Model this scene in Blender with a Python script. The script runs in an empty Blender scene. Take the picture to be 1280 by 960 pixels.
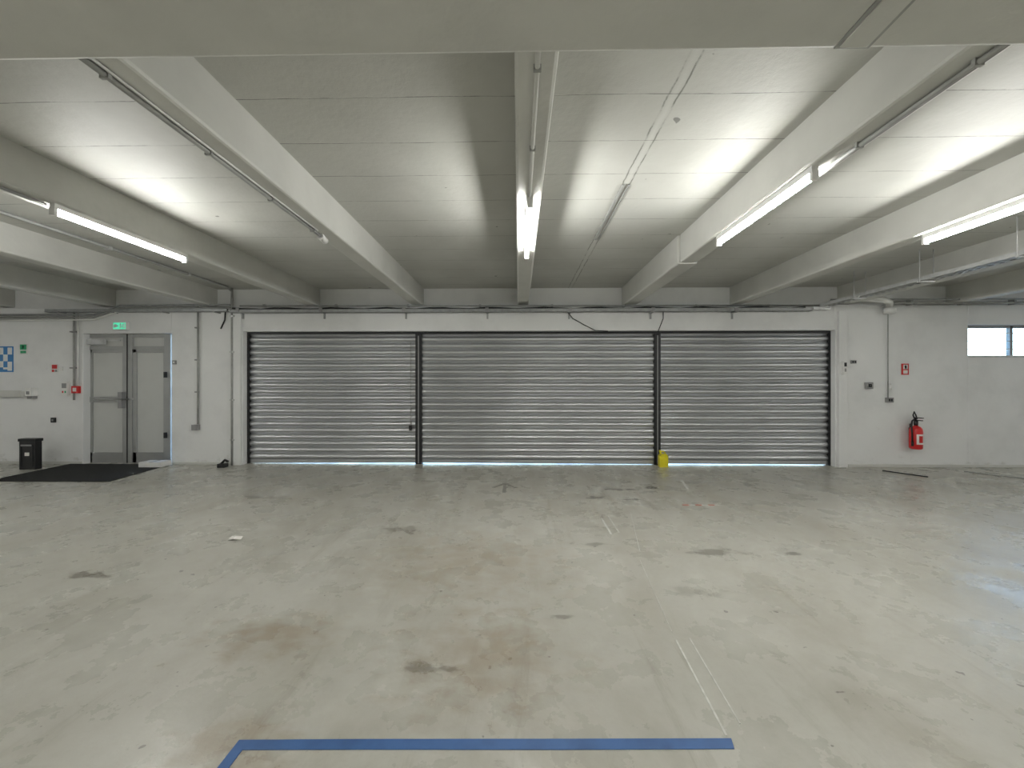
import bpy, bmesh, math, random
from mathutils import Vector, Matrix
random.seed(4)
F=480.0; H=1.5; TH=math.radians(1.0)
SIN,COS=math.sin(TH),math.cos(TH)
def ray(px,py):
    a=(px-640)/F; b=-(py-480)/F
    return Vector((a*COS-SIN, a*SIN+COS, b))
def W(px,py,Y=7.05):            # survey: point on a frontal plane
    d=ray(px,py); t=Y/d.y
    return d.x*t, H+d.z*t
def G(px,py):                   # survey: point on the floor
    d=ray(px,py); t=H/(-d.z)
    return d.x*t, d.y*t
# ------------------------------------------------------------ materials
def mat(name,col,rough=0.5,metal=0.0,noise=0.0,nscale=6.0,col2=None,emit=None,es=0,bump=0.0,trans=0):
    m=bpy.data.materials.new(name); m.use_nodes=True
    nt=m.node_tree; b=nt.nodes['Principled BSDF']
    b.inputs['Base Color'].default_value=(*col,1)
    b.inputs['Roughness'].default_value=rough
    b.inputs['Metallic'].default_value=metal
    if trans: b.inputs['Transmission Weight'].default_value=trans
    if emit:
        b.inputs['Emission Color'].default_value=(*emit,1); b.inputs['Emission Strength'].default_value=es
    if noise>0 or bump>0:
        tc=nt.nodes.new('ShaderNodeTexCoord'); n=nt.nodes.new('ShaderNodeTexNoise')
        n.inputs['Scale'].default_value=nscale; n.inputs['Detail'].default_value=6
        nt.links.new(tc.outputs['Object'],n.inputs['Vector'])
        mx=nt.nodes.new('ShaderNodeMix'); mx.data_type='RGBA'
        c2=col2 or tuple(c*(1-noise) for c in col)
        mx.inputs[6].default_value=(*col,1); mx.inputs[7].default_value=(*c2,1)
        mr=nt.nodes.new('ShaderNodeMapRange'); mr.inputs[1].default_value=0.42; mr.inputs[2].default_value=0.72
        nt.links.new(n.outputs['Fac'],mr.inputs[0]); nt.links.new(mr.outputs[0],mx.inputs[0])
        nt.links.new(mx.outputs[2],b.inputs['Base Color'])
        if bump>0:
            bp=nt.nodes.new('ShaderNodeBump'); bp.inputs['Strength'].default_value=bump; bp.inputs['Distance'].default_value=0.01
            n2=nt.nodes.new('ShaderNodeTexNoise'); n2.inputs['Scale'].default_value=nscale*8; n2.inputs['Detail'].default_value=3
            nt.links.new(tc.outputs['Object'],n2.inputs['Vector'])
            nt.links.new(n2.outputs['Fac'],bp.inputs['Height']); nt.links.new(bp.outputs[0],b.inputs['Normal'])
    return m
M={}
M['beam']=mat('beam_paint',(0.62,0.62,0.585),0.6,0,0.10,2.2,bump=0.3)
M['galv']=mat('galvanised_steel',(0.62,0.63,0.63),0.4,0.35,0.2,12)
M['galvd']=mat('dark_galvanised_steel',(0.36,0.37,0.37),0.45,0.4,0.25,12)  # darker tone of the galvanised steel, for wall trays and pipes
M['conduit']=mat('conduit_grey',(0.36,0.365,0.35),0.5,0.1,0.2,10)
M['alu']=mat('door_aluminium',(0.40,0.405,0.40),0.4,0.45,0.1,5)
M['frost']=mat('frosted_glass',(0.56,0.57,0.55),0.4,0,0.05,3)
M['black']=mat('black_plastic',(0.015,0.015,0.016),0.4,0,0.2,20)
M['dark']=mat('dark_steel',(0.022,0.023,0.025),0.5,0.3,0.2,8)
M['white']=mat('white_plastic',(0.78,0.78,0.76),0.4,0,0.05,8)
M['grey']=mat('grey_plastic',(0.28,0.28,0.28),0.45,0,0.1,10)
M['red']=mat('red_paint',(0.60,0.02,0.02),0.3,0,0.1,10)
M['green']=mat('green_sign',(0.02,0.35,0.15),0.4,0,0.05,10)
M['greenglow']=mat('exit_sign_face',(0.05,0.5,0.3),0.4,0,0,10,emit=(0.1,0.75,0.45),es=0.6)
M['blue']=mat('poster_blue',(0.05,0.22,0.50),0.4,0,0.1,10)
M['yellow']=mat('yellow_plastic',(0.75,0.66,0.02),0.35,0,0.08,10)
M['mat']=mat('mat_fibre',(0.014,0.015,0.014),0.95,0,0.4,60,bump=0.6)
M['tapeblue']=mat('tape_blue',(0.05,0.13,0.33),0.5,0,0.25,9)
M['chalk']=mat('worn_white_paint',(0.68,0.68,0.64),0.6,0,0.35,25,col2=(0.50,0.50,0.46))
M['worn']=mat('worn_dark_paint',(0.18,0.175,0.15),0.6,0,0.4,25,col2=(0.33,0.32,0.28))
M['redtape']=mat('tape_red',(0.5,0.12,0.08),0.5,0,0.2,20)
M['tube']=mat('fluorescent_tube',(1,1,1),0.4,0,0,1,emit=(1.0,0.995,0.955),es=100)
M['ground']=mat('outdoor_concrete',(0.40,0.40,0.39),0.8,0,0.2,2)
M['paper']=mat('paper',(0.8,0.78,0.74),0.7,0,0.05,8)
m=mat('shutter_steel',(0.60,0.61,0.63),0.34,0.9,0.12,1.5); M['shutter']=m
m=bpy.data.materials.new('window_glass'); m.use_nodes=True; nt=m.node_tree
b=nt.nodes['Principled BSDF']; b.inputs['Base Color'].default_value=(0.78,0.92,1,1)
b.inputs['Transmission Weight'].default_value=1; b.inputs['Roughness'].default_value=0.08; b.inputs['IOR'].default_value=1.02
M['glass']=m

def mk(nt,op,a,b=None,c=None,clamp=False):
    n=nt.nodes.new('ShaderNodeMath'); n.operation=op; n.use_clamp=clamp
    for i,v in enumerate((a,b,c)):
        if v is None: continue
        if isinstance(v,(int,float)): n.inputs[i].default_value=v
        else: nt.links.new(v,n.inputs[i])
    return n.outputs[0]
def noise(nt,vec,scale,detail=6,rough=0.55,dist=0):
    n=nt.nodes.new('ShaderNodeTexNoise'); n.inputs['Scale'].default_value=scale
    n.inputs['Detail'].default_value=detail; n.inputs['Roughness'].default_value=rough; n.inputs['Distortion'].default_value=dist
    nt.links.new(vec,n.inputs['Vector']); return n.outputs['Fac']
def mr(nt,v,a,b,c=0,d=1,smooth=True):
    n=nt.nodes.new('ShaderNodeMapRange'); 
    if smooth: n.interpolation_type='SMOOTHSTEP'
    nt.links.new(v,n.inputs[0])
    for i,x in enumerate((a,b,c,d)): n.inputs[i+1].default_value=x
    return n.outputs[0]
def mix(nt,f,a,b):
    n=nt.nodes.new('ShaderNodeMix'); n.data_type='RGBA'
    nt.links.new(f,n.inputs[0])
    for i,v in ((6,a),(7,b)):
        if isinstance(v,tuple): n.inputs[i].default_value=(*v,1)
        else: nt.links.new(v,n.inputs[i])
    return n.outputs[2]
def scalevec(nt,vec,s,off=(0,0,0),rot=0):
    n=nt.nodes.new('ShaderNodeMapping'); n.inputs['Scale'].default_value=s; n.inputs['Location'].default_value=off; n.inputs['Rotation'].default_value=(0,0,rot)
    nt.links.new(vec,n.inputs['Vector']); return n.outputs[0]
# wall paint : white, scuffed, dirtier towards the floor
m=bpy.data.materials.new('wall_paint'); m.use_nodes=True; nt=m.node_tree; b=nt.nodes['Principled BSDF']
tc=nt.nodes.new('ShaderNodeTexCoord').outputs['Object']
sx=nt.nodes.new('ShaderNodeSeparateXYZ'); nt.links.new(tc,sx.inputs[0])
col=mix(nt,mr(nt,noise(nt,tc,1.3,6,0.6),0.4,0.75),(0.80,0.805,0.80),(0.71,0.715,0.71))
low=mr(nt,sx.outputs[2],0.0,0.35,0.16,0.0,False)
col=mix(nt,mr(nt,mk(nt,'ADD',noise(nt,scalevec(nt,tc,(1,1,1.5)),5,8,0.7),low),0.64,0.82,0,0.55),col,(0.45,0.44,0.40))
nt.links.new(col,b.inputs['Base Color']); b.inputs['Roughness'].default_value=0.6
bp=nt.nodes.new('ShaderNodeBump'); bp.inputs['Strength'].default_value=0.3; bp.inputs['Distance'].default_value=0.01
nt.links.new(noise(nt,tc,11,4,0.6),bp.inputs['Height']); nt.links.new(bp.outputs[0],b.inputs['Normal'])
M['wall']=m
# floor material
m=bpy.data.materials.new('floor_painted_concrete'); m.use_nodes=True; nt=m.node_tree; b=nt.nodes['Principled BSDF']
tc=nt.nodes.new('ShaderNodeTexCoord').outputs['Object']
sx=nt.nodes.new('ShaderNodeSeparateXYZ'); nt.links.new(tc,sx.inputs[0]); X,Y_,Z_=sx.outputs
col=mix(nt,mr(nt,noise(nt,tc,0.55,4),0.35,0.65),(0.515,0.51,0.462),(0.46,0.455,0.405))
# broad grimy clouds
col=mix(nt,mr(nt,noise(nt,scalevec(nt,tc,(1,0.7,1),(3,1,0),0.3),1.1,9,0.70,0.5),0.42,0.78,0,0.75),col,(0.33,0.31,0.25))
# fine mottling
col=mix(nt,mr(nt,noise(nt,tc,9,8,0.75),0.40,0.80,0,0.35),col,(0.33,0.31,0.26))
# pale wiped patches
col=mix(nt,mr(nt,noise(nt,scalevec(nt,tc,(1.3,0.5,1),(7,3,0),0.2),2.0,7,0.68,1.0),0.54,0.80,0,0.35),col,(0.60,0.60,0.56))
# long tyre drag streaks running to the shutters
st1=mr(nt,noise(nt,scalevec(nt,tc,(3.2,0.28,1),(2,9,0),0.06),1.8,6,0.70,0.35),0.54,0.72,0,0.55)
ctr=mr(nt,mk(nt,'ABSOLUTE',mk(nt,'ADD',X,0.1)),1.0,4.5,1.0,0.25)
col=mix(nt,mk(nt,'MULTIPLY',st1,ctr),col,(0.25,0.225,0.175))
# dirt trail in front of the shutters
tr=mk(nt,'MULTIPLY',mr(nt,Y_,2.4,6.9,0.10,0.50),mr(nt,mk(nt,'ABSOLUTE',mk(nt,'ADD',X,0.0)),0.6,5.0,1.0,0.2))
trn=mr(nt,noise(nt,scalevec(nt,tc,(1.2,0.8,1),(0,4,0)),2.4,9,0.75,0.4),0.38,0.66,0,1)
col=mix(nt,mk(nt,'MULTIPLY',tr,trn),col,(0.25,0.225,0.17))
# small specks and scattered scuffs
col=mix(nt,mr(nt,noise(nt,tc,15,2,0.4),0.74,0.76,0,0.75),col,(0.13,0.12,0.10))
col=mix(nt,mr(nt,noise(nt,scalevec(nt,tc,(0.8,1.6,1),(11,2,0),0.5),4.0,6,0.62,0.6),0.66,0.74,0,0.5),col,(0.21,0.195,0.155))
D=(0.085,0.075,0.06); Br=(0.29,0.23,0.155); K=(0.15,0.135,0.105)
# (px,py, rx, ry, colour, strength, softness)
stains=[(748,622,0.24,0.10,D,.85,.10),(772,612,0.34,0.09,D,.8,.10),(812,610,0.26,0.10,D,.85,.10),(790,624,0.17,0.08,D,.8,.10),
 (895,690,0.40,0.10,K,.6,.14),(990,692,0.16,0.06,D,.7,.10),(330,622,0.5,0.12,K,.55,.14),(105,719,0.30,0.10,K,.7,.14),
 (340,795,0.60,0.32,Br,.60,.35),(590,700,1.2,0.9,Br,.50,.45),(600,820,0.7,0.6,Br,.55,.4),(505,662,0.35,0.14,K,.6,.16),
 (1048,865,0.09,0.025,D,.8,.08),(300,930,0.4,0.2,Br,.5,.3),(540,835,0.2,0.06,K,.6,.14),(740,680,0.25,0.06,K,.6,.14),(705,770,0.16,0.05,K,.6,.14),(870,740,0.25,0.1,K,.4,.2)]
sn=noise(nt,scalevec(nt,tc,(1,1.5,1)),6.5,7,0.6,0.3)
for (px,py,rx,ry,c,st,so) in stains:
    gx,gy=G(px,py)
    dx=mk(nt,'DIVIDE',mk(nt,'SUBTRACT',X,gx),rx*1.35); dy=mk(nt,'DIVIDE',mk(nt,'SUBTRACT',Y_,gy),ry*1.35)
    r=mk(nt,'SQRT',mk(nt,'ADD',mk(nt,'MULTIPLY',dx,dx),mk(nt,'MULTIPLY',dy,dy)))
    e=mr(nt,r,0.0,1.0,0.20,-0.30,False)
    v=mr(nt,mk(nt,'ADD',sn,e),0.50-so*0.35,0.50+so*0.65,0,st)
    col=mix(nt,v,col,c)
nt.links.new(col,b.inputs['Base Color'])
nt.links.new(mr(nt,noise(nt,tc,2.4,6,0.65),0.3,0.7,0.20,0.40),b.inputs['Roughness'])
bp=nt.nodes.new('ShaderNodeBump'); bp.inputs['Strength'].default_value=0.18; bp.inputs['Distance'].default_value=0.01
nt.links.new(noise(nt,tc,14,5,0.6),bp.inputs['Height']); nt.links.new(bp.outputs[0],b.inputs['Normal'])
M['floor']=m
# ceiling material : painted planks, joints running across every ~0.45 m
m=bpy.data.materials.new('ceiling_painted_planks'); m.use_nodes=True; nt=m.node_tree; b=nt.nodes['Principled BSDF']
tc=nt.nodes.new('ShaderNodeTexCoord').outputs['Object']
sx=nt.nodes.new('ShaderNodeSeparateXYZ'); nt.links.new(tc,sx.inputs[0]); X,Y_,Z_=sx.outputs
wob=noise(nt,tc,1.5,3)
col=mix(nt,mr(nt,noise(nt,tc,0.9,6,0.6),0.35,0.7),(0.54,0.54,0.505),(0.47,0.47,0.435))
yy=mk(nt,'ADD',Y_,mk(nt,'MULTIPLY',wob,0.03))
fr=mk(nt,'ABSOLUTE',mk(nt,'SUBTRACT',mk(nt,'FRACT',mk(nt,'DIVIDE',mk(nt,'ADD',yy,20.1),0.45)),0.5))
line=mr(nt,fr,0.490,0.496,0,1)
brk=mr(nt,noise(nt,scalevec(nt,tc,(1,0.4,1)),3.5,5,0.7),0.38,0.60,0.2,0.9)
col=mix(nt,mk(nt,'MULTIPLY',line,brk),col,(0.13,0.13,0.12))
sd=mk(nt,'ABSOLUTE',mk(nt,'SUBTRACT',mk(nt,'ADD',X,mk(nt,'MULTIPLY',noise(nt,tc,6,4),0.03)),0.975))
edge=mk(nt,'MULTIPLY',mr(nt,sd,0.024,0.030,0,1),mr(nt,sd,0.034,0.042,1,0))
seambrk=mr(nt,noise(nt,scalevec(nt,tc,(2,1,1),(5,5,0)),4,5,0.7),0.38,0.55,0.1,0.85)
col=mix(nt,mk(nt,'MULTIPLY',edge,seambrk),col,(0.14,0.14,0.12))
col=mix(nt,mr(nt,sd,0.0,0.03,0.35,0.0),col,(0.62,0.62,0.59))
col=mix(nt,mr(nt,noise(nt,tc,7,3,0.4),0.75,0.77,0,0.7),col,(0.1,0.1,0.09))
nt.links.new(col,b.inputs['Base Color']); b.inputs['Roughness'].default_value=0.55
bp=nt.nodes.new('ShaderNodeBump'); bp.inputs['Strength'].default_value=0.3; bp.inputs['Distance'].default_value=0.01
nt.links.new(mk(nt,'SUBTRACT',noise(nt,tc,20,4,0.6),line),bp.inputs['Height']); nt.links.new(bp.outputs[0],b.inputs['Normal'])
M['ceil']=m

# ------------------------------------------------------------ builder
class B:
    def __init__(s,name,bevel=0):
        s.name=name; s.bm=bmesh.new(); s.mats=[]; s.bevel=bevel
    def mi(s,k):
        if k not in s.mats: s.mats.append(k)
        return s.mats.index(k)
    def box(s,x0,x1,y0,y1,z0,z1,k):
        i=s.mi(k); v=[s.bm.verts.new(p) for p in ((x0,y0,z0),(x1,y0,z0),(x1,y1,z0),(x0,y1,z0),(x0,y0,z1),(x1,y0,z1),(x1,y1,z1),(x0,y1,z1))]
        for f in ((0,3,2,1),(4,5,6,7),(0,1,5,4),(1,2,6,5),(2,3,7,6),(3,0,4,7)):
            fc=s.bm.faces.new([v[j] for j in f]); fc.material_index=i
        return s
    def slab(s,pts,z0,z1,k):
        i=s.mi(k); n=len(pts)
        a=[s.bm.verts.new((p[0],p[1],z0)) for p in pts]; b=[s.bm.verts.new((p[0],p[1],z1)) for p in pts]
        s.bm.faces.new(b).material_index=i; s.bm.faces.new(a[::-1]).material_index=i
        for j in range(n): s.bm.faces.new((a[j],a[(j+1)%n],b[(j+1)%n],b[j])).material_index=i
        return s
    def tube(s,pts,r,k,seg=10,caps=True):
        i=s.mi(k); pts=[Vector(p) for p in pts]; rings=[]
        for j,p in enumerate(pts):
            d=((pts[j]-pts[j-1]).normalized() if j>0 else Vector())+((pts[j+1]-pts[j]).normalized() if j<len(pts)-1 else Vector())
            d.normalize(); up=Vector((0,0,1)) if abs(d.z)<0.8 else Vector((0,1,0))
            if j==0: u=d.cross(up).normalized()
            else: u=(lastu-d*lastu.dot(d)).normalized()
            lastu=u; w=d.cross(u)
            rings.append([s.bm.verts.new(p+(u*math.cos(a)+w*math.sin(a))*r) for a in [2*math.pi*q/seg for q in range(seg)]])
        for A,C in zip(rings,rings[1:]):
            for q in range(seg):
                f=s.bm.faces.new((A[q],A[(q+1)%seg],C[(q+1)%seg],C[q])); f.material_index=i; f.smooth=True
        if caps:
            s.bm.faces.new(rings[0][::-1]).material_index=i; s.bm.faces.new(rings[-1]).material_index=i
        return s
    def lathe(s,prof,c,k,seg=24):
        i=s.mi(k); rings=[[s.bm.verts.new((c[0]+r*math.cos(2*math.pi*q/seg),c[1]+r*math.sin(2*math.pi*q/seg),c[2]+z)) for q in range(seg)] for r,z in prof]
        for A,C in zip(rings,rings[1:]):
            for q in range(seg):
                f=s.bm.faces.new((A[q],A[(q+1)%seg],C[(q+1)%seg],C[q])); f.material_index=i; f.smooth=True
        s.bm.faces.new(rings[0][::-1]).material_index=i; s.bm.faces.new(rings[-1]).material_index=i
        return s
    def done(s):
        bmesh.ops.recalc_face_normals(s.bm,faces=s.bm.faces[:])
        me=bpy.data.meshes.new(s.name); s.bm.to_mesh(me); s.bm.free()
        for k in s.mats: me.materials.append(M[k])
        o=bpy.data.objects.new(s.name,me); bpy.context.scene.collection.objects.link(o)
        if s.bevel:
            bv=o.modifiers.new('bevel','BEVEL'); bv.width=s.bevel; bv.segments=2; bv.limit_method='ANGLE'; bv.angle_limit=math.radians(40)
        return o
YW=7.05; YB=7.32; ZC=3.29; ZB=2.96
XL,XR,YK=-10.6,10.9,-7.5
# ------------------------------------------------------------ shell
B('floor').box(XL-.2,XR+.2,YK-.2,7.36,-0.2,0,'floor').done()
B('ground').box(-25,25,7.36,40,-0.25,-0.015,'ground').done()
B('ceiling').box(XL-.2,XR+.2,YK-.2,7.36,ZC,ZC+.25,'ceil').done()
xdl,xdr=W(104,0)[0],W(214.5,0)[0]; zdt=W(0,417)[1]
xsl,xsr=W(304,0)[0],W(1044,0)[0]; zst=W(640,413.5)[1]
xwl=W(1210,0)[0]; xwr=xwl+1.75; zwt=W(1240,406)[1]; zwb=W(1240,447)[1]
w=B('wall_front',0.006); UP=2.92
w.box(XL,xdl,YW,YB,0,UP,'wall'); w.box(xdl,xdr,YW,YB,zdt,UP,'wall'); w.box(xdr,xsl,YW,YB,0,UP,'wall')
w.box(xsl,xsr,YW,YB,zst,UP,'wall'); w.box(xsr,xwl,YW,YB,0,UP,'wall')
w.box(xwl,xwr,YW,YB,0,zwb,'wall'); w.box(xwl,xwr,YW,YB,zwt,UP,'wall'); w.box(xwr,XR,YW,YB,0,UP,'wall')
w.box(XL,XR,YW+.12,YB,UP,ZC,'wall')
xa,xb=W(290,0)[0],W(303,0)[0]; w.box(xa,xb,YW-.05,YW+.01,0,UP-.1,'wall')
xa,xb=W(1046,0)[0],W(1057,0)[0]; w.box(xa,xb,YW-.05,YW+.01,0,UP-.1,'wall')
w.done()
B('wall_left').box(XL-.2,XL,YK,YB,0,ZC,'wall').done()
B('wall_right').box(XR,XR+.2,YK,YB,0,ZC,'wall').done()
B('wall_back').box(XL-.2,XR+.2,YK-.2,YK,0,ZC,'wall').done()
bs=B('baseboard_front',0.004)
for a,b in ((XL,xdl-.02),(xdr+.02,W(286,0)[0]),(W(1060,0)[0],XR)): bs.box(a,b,YW-.012,YW+.002,0,0.05,'beam')
bs.done()
# ------------------------------------------------------------ beams
for i in range(-5,6):
    cx=0.08+1.96*i
    if not XL<cx-.1 or not cx+.1<XR: continue
    o=B('ceiling_beam',0.02)
    if i==1:
        o.box(cx-.1,cx+.1,1.44,4.66,ZB,ZC+.02,'beam'); o.box(cx-.125,cx+.115,4.66,7.19,ZB-.012,ZC+.02,'beam')
    else: o.box(cx-.1,cx+.1,1.44,7.19,ZB,ZC+.02,'beam')
    o.box(cx-.1,cx+.1,YK,0.97,ZB,ZC+.02,'beam')
    o.done()
o=B('ceiling_crossbeam',0.015); o.box(XL,XR,0.92,1.456,2.75,ZC+.02,'beam'); o.done()
B('ceiling_patch',0.003).slab([(1.15,0.95),(1.27,0.95),(1.30,1.45),(1.17,1.45)],2.745,2.752,'conduit').slab([(1.165,0.95),(1.255,0.95),(1.285,1.44),(1.185,1.44)],2.741,2.748,'beam').slab([(1.20,1.15),(1.225,1.14),(1.23,1.22),(1.20,1.23)],2.739,2.744,'grey').done()
# ------------------------------------------------------------ shutters
def shutter(pxa,pxb,tilt):
    x0,x1=W(pxa,0,7.2)[0],W(pxb,0,7.2)[0]; n=20; z0=0.07; z1=2.53; h=(z1-z0)/n
    s=B('roller_shutter'); i=s.mi('shutter')
    prof=[]
    for k in range(n):
        zb=z0+k*h
        prof.append((7.222,zb)); prof.append((7.212,zb+0.007))
        for q in range(11):
            t=q/10; prof.append((7.206-0.032*math.sin(math.pi*(0.03+0.94*t**0.9)),zb+0.010+t*(h-0.019)))
        prof.append((7.222,zb+h-0.003))
    prev=None
    for (y,z) in prof:
        c=(s.bm.verts.new((x0,y,z)),s.bm.verts.new((x1,y,z)))
        if prev:
            f=s.bm.faces.new((prev[0],prev[1],c[1],c[0])); f.material_index=i; f.smooth=True
        prev=c
    ga,gb=tilt   # bottom rail slightly out of level
    bx=[s.bm.verts.new(p) for p in ((x0,7.185,ga),(x1,7.185,gb),(x1,7.235,gb),(x0,7.235,ga),(x0,7.185,.08),(x1,7.185,.08),(x1,7.235,.08),(x0,7.235,.08))]
    for f in ((0,3,2,1),(4,5,6,7),(0,1,5,4),(1,2,6,5),(2,3,7,6),(3,0,4,7)): s.bm.faces.new([bx[j] for j in f]).material_index=i
    for j in range(2):
        xx=x0+(x1-x0)*(0.33+0.34*j); s.box(xx-.09,xx+.09,7.17,7.19,0.035,0.06,'galv')
    return s.done()
shutter(310,521,(.004,.022)); shutter(526,819,(.024,.008)); shutter(824,1037,(.022,.012))
f=B('shutter_frame',0.004)
for a,b in ((304.5,312),(519.5,527.5),(817.5,825.5),(1035.5,1043.5)):
    xa,xb=W(a,0,7.17)[0],W(b,0,7.17)[0]
    f.box(xa,xb,7.15,7.26,0,zst-.002,'dark')
    if 500<a<900:
        xm=(xa+xb)/2; f.box(xm-.010,xm+.010,7.138,7.15,0.02,2.4,'grey')
f.box(xsl+.01,xsr-.01,7.14,7.25,zst-.04,zst-.002,'dark')
f.done()
l=B('shutter_lock',0.003); xx,zz=W(513,535,7.15); l.box(xx-.02,xx+.02,7.12,7.17,zz-.05,zz+.05,'black'); l.tube([(xx,7.12,zz),(xx,7.09,zz),(xx+.05,7.09,zz)],.008,'black'); 
l.tube([(xx,7.155,zz+.05),(xx,7.155,zz+1.6)],.005,'grey'); l.done()
# ------------------------------------------------------------ door
d=B('door_1',0.003)
def wb(b,pa,pb,pt,pbm,y0,y1,k,Y=7.2):
    xa,zt=W(pa,pt,Y); xb,zb=W(pb,pbm,Y); b.box(xa,xb,y0,y1,max(zb,0.0),zt,k)
wb(d,104.5,112,418,581,7.15,7.25,'alu'); wb(d,208,216,418,581,7.15,7.25,'alu')
wb(d,112,208,417.5,422,7.16,7.25,'alu'); wb(d,112,208,433,437,7.16,7.25,'alu'); wb(d,112,208,422,433,7.19,7.21,'frost')
wb(d,157,168,418,581,7.15,7.25,'alu'); wb(d,162,163,418,578,7.14,7.15,'dark')
for a,b in ((113,158),(168,209)):
    wb(d,a,a+4.5,437,578,7.17,7.23,'alu'); wb(d,b-3,b,437,578,7.17,7.23,'alu')
    wb(d,a,b,437,441,7.17,7.23,'alu'); wb(d,a,b,565,579,7.17,7.23,'alu'); wb(d,a+4,b-3,440,566,7.19,7.21,'frost')
wb(d,113,158,496,503,7.16,7.2,'alu')
xa,zz=W(116,499); xb,_=W(158,499)
d.tube([(xa,7.17,zz),(xa,7.08,zz),(xb,7.08,zz),(xb,7.17,zz)],.022,'galv')
wb(d,155,160,490,510,7.08,7.16,'grey'); wb(d,209,212,465,472,7.12,7.17,'dark'); wb(d,209,212,540,547,7.12,7.17,'dark')
wb(d,104.5,108,436,446,7.12,7.17,'dark')
wb(d,114,136,425,431,7.10,7.16,'galv'); wb(d,141,157,425,427,7.10,7.12,'galv')
d.done()
def sign(name,px,py,wp,hp,k,extra=None,Y=YW,dep=.02,frame=None):
    x0,z1=W(px-wp/2,py-hp/2); x1,z0=W(px+wp/2,py+hp/2); b=B(name,0.002)
    if frame:
        b.box(x0,x1,Y-dep,Y,z0,z1,frame); m_=min(x1-x0,z1-z0)*.1
        b.box(x0+m_,x1-m_,Y-dep-.004,Y-dep+.001,z0+m_,z1-m_,k)
    else: b.box(x0,x1,Y-dep,Y,z0,z1,k)
    yy=Y-dep-(.006 if frame else .002)
    ww,hh=x1-x0,z1-z0
    for (a,bb,c,dd,kk) in (extra or []): b.box(x0+a*ww,x0+bb*ww,yy-.002,yy+.003,z0+c*hh,z0+dd*hh,kk)
    return b.done()
sign('exit_sign',153.5,408,17,10,'greenglow',[(.12,.3,.3,.7,'white'),(.3,.42,.42,.58,'white'),(.55,.62,.2,.8,'white'),(.68,.76,.3,.7,'white'),(.82,.9,.2,.8,'white')],dep=.06,frame='white')
sign('wall_poster',8,449,18,32,'blue',[(.05,.35,.68,.95,'white'),(.65,.95,.68,.95,'white'),(.35,.65,.42,.68,'white'),(.05,.35,.18,.42,'white'),(.65,.95,.05,.4,'white'),(.35,.65,.1,.18,'white')],dep=.012)
sign('evacuation_sign',30,436.5,10,13,'white',[(.1,.9,.45,.95,'green'),(.15,.85,.1,.35,'green'),(.4,.6,.55,.85,'white')],dep=.01)
sign('fire_sign',69,460.5,8,10,'white',[(.1,.9,.45,.95,'red'),(.1,.45,.05,.35,'red'),(.55,.9,.05,.35,'grey')],dep=.01)
sign('thermostat',77,461,4,5,'white',dep=.02)
sign('alarm_panel',84,486,8,17,'white',[(.15,.85,.55,.9,'grey'),(.2,.4,.2,.35,'red'),(.6,.8,.2,.35,'green')],dep=.05)
sign('fire_call_point',97,487,8.5,9,'red',[(.25,.75,.25,.75,'white')],dep=.05)
sign('wall_socket',68,525,5,6,'dark',[(.3,.7,.3,.7,'grey')],dep=.03)
sign('light_switch',219,453,4,5,'grey',[(.3,.7,.3,.7,'white')],dep=.03)
sign('fire_sign',1131,461.5,9,14,'red',[(.2,.8,.5,.9,'white'),(.2,.8,.1,.4,'paper'),(.35,.65,.55,.85,'red')],dep=.01)
sign('key_switch',1051,460,5,16,'white',[(.2,.8,.6,.9,'dark'),(.3,.7,.2,.45,'grey')],Y=YW-.05,dep=.05)
sign('wall_socket',1084.5,482,8,8,'grey',[(.25,.75,.25,.75,'dark'),(.4,.6,.4,.6,'white')],dep=.05)
sign('junction_box',1066,452.5,6,4,'grey',[(.1,.4,.2,.8,'dark'),(.6,.9,.2,.8,'dark')],dep=.03)
sign('wall_socket',1110,500,8,6,'grey',[(.2,.45,.25,.75,'dark'),(.55,.8,.25,.75,'dark')],dep=.05)
s=B('wall_ledge',0.004); xa,za=W(-30,489); xb,zb=W(35,496); s.box(xa,xb,YW-.09,YW,zb,za,'white'); s.box(xa,xb,YW-.1,YW-.09,zb,za+.015,'beam'); s.done()
s=B('wall_speaker',0.01); xx,zz=W(44,491); s.box(xx-.06,xx+.06,YW-.11,YW,zz-.06,zz+.09,'white'); s.box(xx-.045,xx+.045,YW-.09,YW,zz-.11,zz-.06,'grey'); s.box(xx-.03,xx+.03,YW-.115,YW-.105,zz-.03,zz+.03,'grey'); s.done()  # small wall speaker beside the ledge: white body, grey parts
# ------------------------------------------------------------ conduits
def px3(px,py,Y): x,z=W(px,py,Y); return (x,Y,z)
c=B('wall_conduit'); c.tube([px3(247.5,383,7.02),px3(247.5,530,7.02)],.016,'conduit'); 
x,z=W(247,534); c.box(x-.06,x+.05,6.98,7.05,z-.05,z+.05,'grey')
for py in (410,450,490): x,z=W(247.5,py); c.box(x-.025,x+.025,7.0,7.05,z-.012,z+.012,'grey')
c.done()
c=B('wall_conduit'); c.tube([px3(92.5,390,7.02),px3(92.5,500,7.02)],.016,'conduit'); c.tube([px3(97.5,390,7.02),px3(97.5,483,7.02)],.012,'white')
for py in (415,460): x,z=W(94.5,py); c.box(x-.06,x+.06,7.0,7.05,z-.012,z+.012,'grey')
c.done()
c=B('wall_conduit'); c.tube([px3(290,360,7.0),px3(290,583,6.99)],.018,'conduit')
for py in (395,440,500,550): x,z=W(290,py,6.99); c.box(x-.04,x+.04,6.98,7.05,z-.015,z+.015,'galv')
c.done()
c=B('wall_conduit'); c.tube([px3(1110,390,7.02),px3(1110,498,7.02)],.008,'conduit'); x,z=W(1110,480); c.tube([(x,7.02,z),(x,7.0,z-.1)],.02,'white'); c.done()
c=B('drain_pipe'); x,z=W(1104,380)
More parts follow.
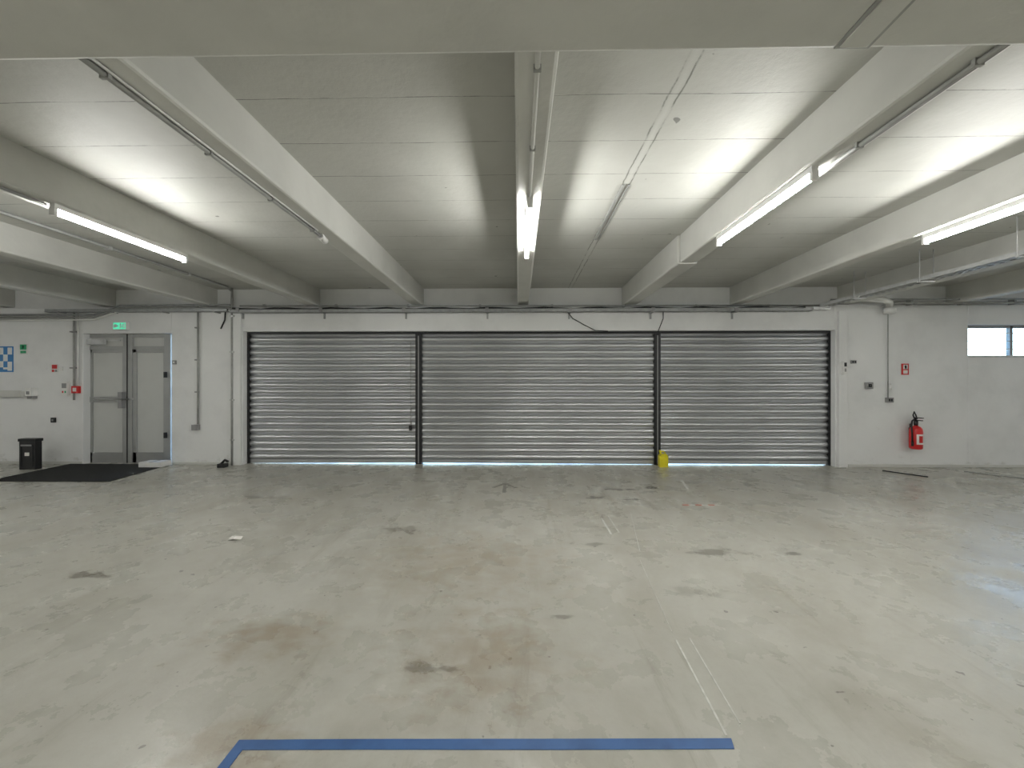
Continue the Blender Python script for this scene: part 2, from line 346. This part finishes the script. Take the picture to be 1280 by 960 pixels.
c.tube([(x-.55,6.93,z+.09),(x-.1,6.93,z+.05),(x,6.93,z),(x+.0,6.93,z-.17)],.055,'white',16); c.tube([(x,6.93,z-.10),(x,6.93,z-.19)],.085,'white',16); c.box(x-.03,x+.03,6.93,7.045,z-.05,z-.02,'galv')
c.done()
def tray(b,p,q,width,k='galv'):
    p=Vector(p);q=Vector(q); d=(q-p); L=d.length; d.normalize(); s_=d.cross(Vector((0,0,1))).normalized()
    n=int(L/0.10)
    def obox(c,a,bb,zz0,zz1):
        pts=[c-d*a-s_*bb,c+d*a-s_*bb,c+d*a+s_*bb,c-d*a+s_*bb]; b.slab([(v.x,v.y) for v in pts],c.z+zz0,c.z+zz1,k)
    m_=(p+q)/2
    for sg in (-1,1):
        obox(m_+s_*sg*width/2,L/2,.003,0,.05); obox(m_+s_*sg*(width/2-.014),L/2,.014,0,.003)
    obox(m_,L/2,.010,0,.003)
    for i in range(n+1): obox(p+d*(L*i/n),.025,width/2,0,.003)
t=B('cable_tray'); 
tray(t,px3(290,391,6.96),px3(1012,389,6.96),.12,'galvd')
for px in range(300,1010,103):
    x,z=W(px,389.5,6.96); t.box(x-.02,x+.02,6.89,7.05,z-.02,z-.005,'galvd'); t.box(x-.015,x+.015,7.03,7.05,z-.12,z+.03,'galvd')
    t.box(x-.03,x+.03,6.885,6.90,z-.02,z+.06,'grey')
for k,(r,dy) in enumerate(((.014,0),(.011,.03),(.016,-.03))):
    x0,z0=W(292,386.5,6.96); x1,z1=W(1005,385,6.96); pts=[]
    for i in range(41):
        a=i/40; pts.append((x0+(x1-x0)*a,6.965+dy,z0+(z1-z0)*a+.014*math.sin(i*1.7+k)))
    t.tube(pts,r,('conduit','white','dark')[k])
t.done()
c=B('wall_conduit'); c.tube([px3(300,382.5,7.0),px3(1040,381.5,7.0)],.015,'conduit')
for px in range(330,1030,90): x,z=W(px,382,7.0); c.box(x-.02,x+.02,6.99,7.05,z-.02,z+.02,'grey')
c.done()
t=B('cable_tray'); tray(t,px3(60,390.5,6.98),px3(286,389.5,6.98),.10,'galvd')
for px in (75,140,205,270):
    x,z=W(px,389.5,6.96); t.box(x-.02,x+.02,6.91,7.05,z-.02,z-.005,'galvd')
x0,z0=W(62,387.5,6.96); x1,z1=W(284,387,6.96); t.tube([(x0,6.98,z0),((x0+x1)/2,6.97,z0+.01),(x1,6.98,z1)],.014,'dark'); t.done()
c=B('ceiling_conduit')
for dz,k in ((0,'conduit'),(.05,'galvd'),(-.05,'white')):
    x0,z0=W(-40,397,7.0); x1,z1=W(288,386,7.0)
    c.tube([(x0,7.0,z0+dz),(x0+2.4,7.0,z0+dz*.9),(x0+2.9,7.0,z1+dz+.02),(x1,7.0,z1+dz+.02)],.017,k)
c.done()
t=B('cable_tray'); xt=5.42; zt_=2.87; tray(t,(xt,1.47,zt_),(xt,6.9,zt_),.17); 
for y in (2.2,3.2,4.2,5.2,6.2): t.box(xt-.1,xt+.1,y-.01,y+.01,zt_-.015,zt_-.001,'galv'); t.tube([(xt-.09,y,zt_-.01),(xt-.09,y,ZC)],.006,'galv'); t.tube([(xt+.09,y,zt_-.01),(xt+.09,y,ZC)],.006,'galv')
for dx in (-.04,.0,.04): t.tube([(xt+dx,1.47,zt_+.015),(xt+dx,4,zt_+.02),(xt+dx,6.85,zt_+.015)],.012,('dark','white','conduit')[int(dx/.04)+1])
t.done()
t=B('cable_tray'); tray(t,px3(1014,388.5,6.96),(xt+.1,6.96,zt_-.03),.10); t.done()
c=B('ceiling_conduit'); x,z=W(1116,379,6.98); c.tube([(x,6.98,z),(XR-.05,6.98,z)],.020,'conduit'); c.tube([(xt+.15,6.95,z+.06),(XR-.05,6.95,z+.06)],.014,'galvd')
for i in range(5): c.box(x+.3+i*.9,x+.34+i*.9,6.96,7.05,z-.03,z+.08,'galvd')
c.done()
c=B('ceiling_conduit'); x290=W(290,0,7.0)[0]
c.tube([(x290-.05,1.47,ZC-.02),(x290-.02,6.9,ZC-.02),(x290,7.0,ZC-.08),(x290,7.0,2.9)],.02,'conduit')
for y in (2.5,3.7,4.9,6.1): c.box(x290-.08,x290+.0,y-.015,y+.015,ZC-.045,ZC,'galv')
c.done()
def cl(name,X,Y0,Y1,z,r,k='conduit'):
    c=B(name); c.tube([(X,Y0,z),(X,Y1,z)],r,k)
    y=Y0+.3
    while y<Y1-.1: c.box(X-r*1.5,X+r*1.5,y-.008,y+.008,z-r*1.15,ZB+.002,'conduit'); y+=.6
    return c
c=cl('beam_conduit',-1.93,1.46,3.72,ZB-.018,.015); c.tube([(-1.90,1.46,ZB-.01),(-1.90,3.6,ZB-.01)],.007,'white')
c.tube([(-1.93,3.70,ZB-.02),(-1.93,3.80,ZB-.035)],.032,'white'); c.done()
cl('beam_conduit',0.085,1.46,2.95,ZB-.014,.012,'beam').done()
c=cl('beam_conduit',2.06,1.46,2.60,ZB-.018,.014); c.tube([(2.10,1.46,ZB-.0),(2.10,3.0,ZB-.0)],.010,'grey'); c.done()
cl('beam_conduit',-3.80,1.46,3.02,ZB-.018,.012).done()
cl('beam_conduit',4.0,1.46,2.5,ZB-.018,.012).done()
c=B('ceiling_trunking',0.003); c.box(.925,.955,3.45,4.75,ZC-.015,ZC,'conduit'); c.box(.98,.992,3.45,4.75,ZC-.012,ZC,'conduit'); c.done()
# ------------------------------------------------------------ lamps
def lamp(X,Y0,Y1=None):
    Y1=Y1 or Y0+1.24
    l=B('fluorescent_batten_light')
    l.box(X-.022,X+.022,Y0,Y1,ZB-.04,ZB,'white')
    for y in (Y0+.008,Y1-.008): l.box(X-.022,X+.022,y-.012,y+.012,ZB-.095,ZB-.035,'white')
    l.tube([(X,Y0+.02,ZB-.068),(X,Y1-.02,ZB-.068)],.019,'tube',10,False)
    l.done()
lamp(.085,2.96); lamp(1.98,2.60); lamp(-3.76,3.03); lamp(3.98,2.6)
lamp(-7.7,2.9); lamp(7.95,2.6)
for X in (-7.7,-3.76,.085,4.0,7.95):
    for Y in (-1.4,-5.0): lamp(X,Y)
# ------------------------------------------------------------ window
w=B('window_1',0.003)
def wf(x0,x1,z0,z1,y0,y1,k): w.box(x0,x1,y0,y1,z0,z1,k)
fy0,fy1=YW+.06,YW+.12
xm=W(1268,0,YW)[0]
wf(xwl,xwr,zwt-.05,zwt,fy0,fy1,'grey'); wf(xwl,xwr,zwb,zwb+.04,fy0-.06,fy1,'galv')
for x in (xwl,xm,xwr-.05): wf(x,x+.05,zwb,zwt,fy0,fy1,'grey')
wf(xwl+.02,xwr-.02,zwb+.02,zwt-.02,fy0+.03,fy0+.036,'glass')
for i in range(3):
    z=zwb+(zwt-zwb)*(.27+.24*i); wf(xwl+.04,xwr-.04,z-.006,z+.006,fy0,fy0+.02,'white')
w.done()
# ------------------------------------------------------------ extinguisher
x,zt=W(1137,516); _,zb=W(1137,560); y=YW-.11; z=zb
e=B('fire_extinguisher'); 
e.lathe([(.07,0),(.085,.012),(.09,.03),(.09,.31),(.083,.36),(.06,.395),(.03,.41),(.025,.43)],(x,y,z),'red')
e.lathe([(.028,.42),(.03,.45),(.03,.50),(.018,.51)],(x,y,z),'black',16)
e.box(x-.015,x+.015,y-.11,y+.03,z+.505,z+.52,'black'); e.box(x-.015,x+.015,y-.12,y+.0,z+.55,z+.565,'black'); e.tube([(x,y,z+.5),(x+.0,y+.02,z+.56)],.014,'black')
e.tube([(x+.01,y,z+.48),(x-.04,y-.01,z+.53),(x-.085,y-.02,z+.50),(x-.11,y-.03,z+.42),(x-.108,y-.04,z+.3),(x-.10,y-.04,z+.12)],.013,'black')
e.tube([(x-.10,y-.04,z+.14),(x-.10,y-.04,z+.06)],.018,'black')
e.tube([(x-.01,y,z+.50),(x-.03,y+.02,z+.60),(x+.0,y+.03,z+.66),(x+.03,y+.03,z+.60),(x+.02,y,z+.53)],.010,'black')
e.box(x-.02,x+.02,y+.06,YW-.001,z+.32,z+.37,'black'); e.tube([(x+.0,YW-.025,z+.34),(x+.0,YW-.025,z+.44)],.02,'dark')
i=e.mi('paper'); n=8; vs=[]
for q in range(n+1):
    a=math.radians(-130+80*q/n); vs.append([e.bm.verts.new((x+.0915*math.cos(a),y+.0915*math.sin(a),z+zz)) for zz in (.09,.27)])
for q in range(n):
    f=e.bm.faces.new((vs[q][0],vs[q+1][0],vs[q+1][1],vs[q][1])); f.material_index=i; f.smooth=True
i=e.mi('red'); vs=[]
for q in range(5):
    a=math.radians(-110+40*q/4); vs.append([e.bm.verts.new((x+.093*math.cos(a),y+.093*math.sin(a),z+zz)) for zz in (.12,.24)])
for q in range(4): e.bm.faces.new((vs[q][0],vs[q+1][0],vs[q+1][1],vs[q][1])).material_index=i
e.done()
# ------------------------------------------------------------ yellow jerrycan
x,y=G(829,583.5)
j=B('jerrycan',0.012)
j.box(x-.075,x+.075,y-.05,y+.06,0,.19,'yellow')
pr=[(x-.075,.19),(x+.075,.19),(x+.05,.235),(x-.045,.235)]
i=j.mi('yellow'); a=[j.bm.verts.new((p,y-.05,q)) for p,q in pr]; bq=[j.bm.verts.new((p,y+.06,q)) for p,q in pr]
j.bm.faces.new(a); j.bm.faces.new(bq[::-1])
for q in range(4): j.bm.faces.new((a[q],a[(q+1)%4],bq[(q+1)%4],bq[q]))
j.tube([(x-.04,y,.225),(x-.04,y,.275),(x+.0,y,.285),(x+.03,y,.26),(x+.04,y,.225)],.012,'yellow')
j.tube([(x-.045,y,.235),(x-.06,y-.0,.30)],.02,'yellow',12)
j.box(x-.05,x+.05,y-.056,y-.049,.05,.15,'yellow')
j.done()
# ------------------------------------------------------------ entrance mat, boxes
mm=B('entrance_mat',0.004); mm.slab([G(-5,602),G(136,602.5),G(213,580.8),(G(213,580.8)[0]-.05,7.03),(G(90,580)[0],7.03),G(2,598)],0,.012,'mat'); mm.done()
x0,y0=G(173,585); x1,_=G(201,585)
b=B('cardboard_box',0.004); b.box(x0,x1,y0,y0+.22,.012,.10,'white'); b.box(x0+.12,x0+.2,y0-.002,y0+.01,.03,.08,'paper'); b.box((x0+x1)/2-.02,(x0+x1)/2+.02,y0+.0,y0+.22,.099,.102,'conduit'); b.done()
x0,y0=G(23,587); x1,_=G(45,587); zt=H-(550-480)/480*y0
b=B('black_dustbin',0.012); b.box(x0+.01,x1-.01,y0,y0+.1,.0,zt-.05,'black'); b.box(x0,x1,y0-.012,y0+.112,zt-.05,zt,'dark')
b.box(x0+.06,x1-.06,y0-.02,y0-.008,zt-.13,zt-.10,'grey'); b.box(x0+.12,x0+.2,y0-.01,y0+.0,.24,.30,'paper'); b.box(x0+.04,x0+.06,y0-.01,y0+.0,.05,zt-.1,'dark'); b.box(x1-.06,x1-.04,y0-.01,y0+.0,.05,zt-.1,'dark'); b.done()
x,y=G(279,584); b=B('door_stop',0.006); b.box(x-.07,x+.06,y-.06,y+.05,0,.07,'black'); b.tube([(x-.05,y,.05),(x+.03,y,.13),(x+.09,y,.10)],.022,'black'); b.done()
# ------------------------------------------------------------ floor markings
def strip(b,pa,pb,w0,k,z=.0025):
    p=Vector(pa);q=Vector(pb); d=(q-p).normalized(); n=Vector((-d.y,d.x))*w0/2
    b.slab([p-n,q-n,q+n,p+n],0.0003,z,k)
t=B('blue_floor_tape')
t.slab([G(292,937.8),G(450,937.2),G(700,937.5),G(918,936.5),G(914,923.5),G(700,924.2),G(450,924.5),G(299,925.5)],.0003,.003,'tapeblue')
e0=G(299,925.5); t.slab([e0,(e0[0]-.002,e0[1]-1.2),(e0[0]+.045,e0[1]-1.2),(e0[0]+.045,e0[1]-.04)],.0003,.0035,'tapeblue')
t.done()
l=B('worn_floor_line')
strip(l,G(845,800),G(908,920),.010,'chalk'); strip(l,G(862,798),G(925,905),.007,'chalk'); strip(l,G(752,648),G(764,668),.02,'chalk'); strip(l,G(760,645),G(774,666),.012,'chalk')
strip(l,G(788,640),G(800,690),.006,'chalk'); strip(l,G(852,600),G(860,612),.03,'chalk'); strip(l,G(800,700),G(840,790),.004,'chalk')
l.done()
l=B('red_white_floor_tape'); 
for i in range(6): strip(l,G(853+i*8,631.2),G(861+i*8,631.5),.03,('redtape','chalk')[i%2])
l.done()
l=B('painted_floor_arrow'); ax,ay=G(630,616); tx,ty=G(630,605)
strip(l,(ax,ay),(ax,ty),.05,'worn'); strip(l,(ax,ty+.03),(ax-.17,ty-.2),.05,'worn',.003); strip(l,(ax,ty+.03),(ax+.17,ty-.2),.05,'worn',.0035); l.done()
x,y=G(295,674); p=B('crumpled_paper'); 
pts=[(-.06,-.03,0.0),(0,-.045,.02),(.06,-.02,.004),(.05,.03,.018),(-.01,.04,.004),(-.06,.03,.02)]
ctr=p.bm.verts.new((x,y,.03)); vs=[p.bm.verts.new((x+a,y+b_,c_+.001)) for a,b_,c_ in pts]; i=p.mi('paper')
for q in range(6): p.bm.faces.new((ctr,vs[q],vs[(q+1)%6])).material_index=i
p.done()
l=B('metal_rod'); g0=G(1103,589); g1=G(1160,597); l.tube([(g0[0],g0[1],.012),(g1[0],g1[1],.012)],.010,'dark'); l.done()
l=B('metal_rod'); g0=G(1205,590); g1=G(1290,600); l.tube([(g0[0],g0[1],.012),(g1[0],g1[1],.012)],.010,'conduit'); l.done()
c=B('hanging_cable'); P=[px3(708,388,6.99),px3(716,398,7.03),px3(730,406,7.035),px3(744,413,7.035),px3(760,414,7.035)]; c.tube(P,.007,'dark'); c.done()
c=B('hanging_cable'); c.tube([px3(829,388,7.0),px3(829,398,7.035),px3(822,416,7.035)],.008,'dark'); c.done()
c=B('hanging_cable'); c.tube([px3(282,388,7.02),px3(281,400,7.035),px3(276,411,7.035)],.012,'dark'); c.done()
# ------------------------------------------------------------ world, camera
wd=bpy.data.worlds.new('World'); bpy.context.scene.world=wd; wd.use_nodes=True; nt=wd.node_tree
bg=nt.nodes['Background']; sk=nt.nodes.new('ShaderNodeTexSky'); sk.sky_type='NISHITA'; sk.sun_disc=False; sk.sun_elevation=math.radians(40); sk.sun_rotation=math.radians(120)
hs=nt.nodes.new('ShaderNodeMix'); hs.data_type='RGBA'; hs.blend_type='MULTIPLY'; hs.inputs[0].default_value=1; hs.inputs[7].default_value=(0.85,0.95,1.0,1)
nt.links.new(sk.outputs[0],hs.inputs[6]); nt.links.new(hs.outputs[2],bg.inputs['Color']); bg.inputs['Strength'].default_value=1.1
cam=bpy.data.cameras.new('camera'); co=bpy.data.objects.new('camera',cam); bpy.context.scene.collection.objects.link(co)
cam.sensor_width=36; cam.sensor_fit='HORIZONTAL'; cam.lens=F/1280*36; cam.clip_start=.02
co.location=(0,0,H); co.rotation_euler=(math.radians(90),0,TH)
bpy.context.scene.camera=co
sc=bpy.context.scene; sc.view_settings.view_transform='Standard'; sc.view_settings.exposure=0.36
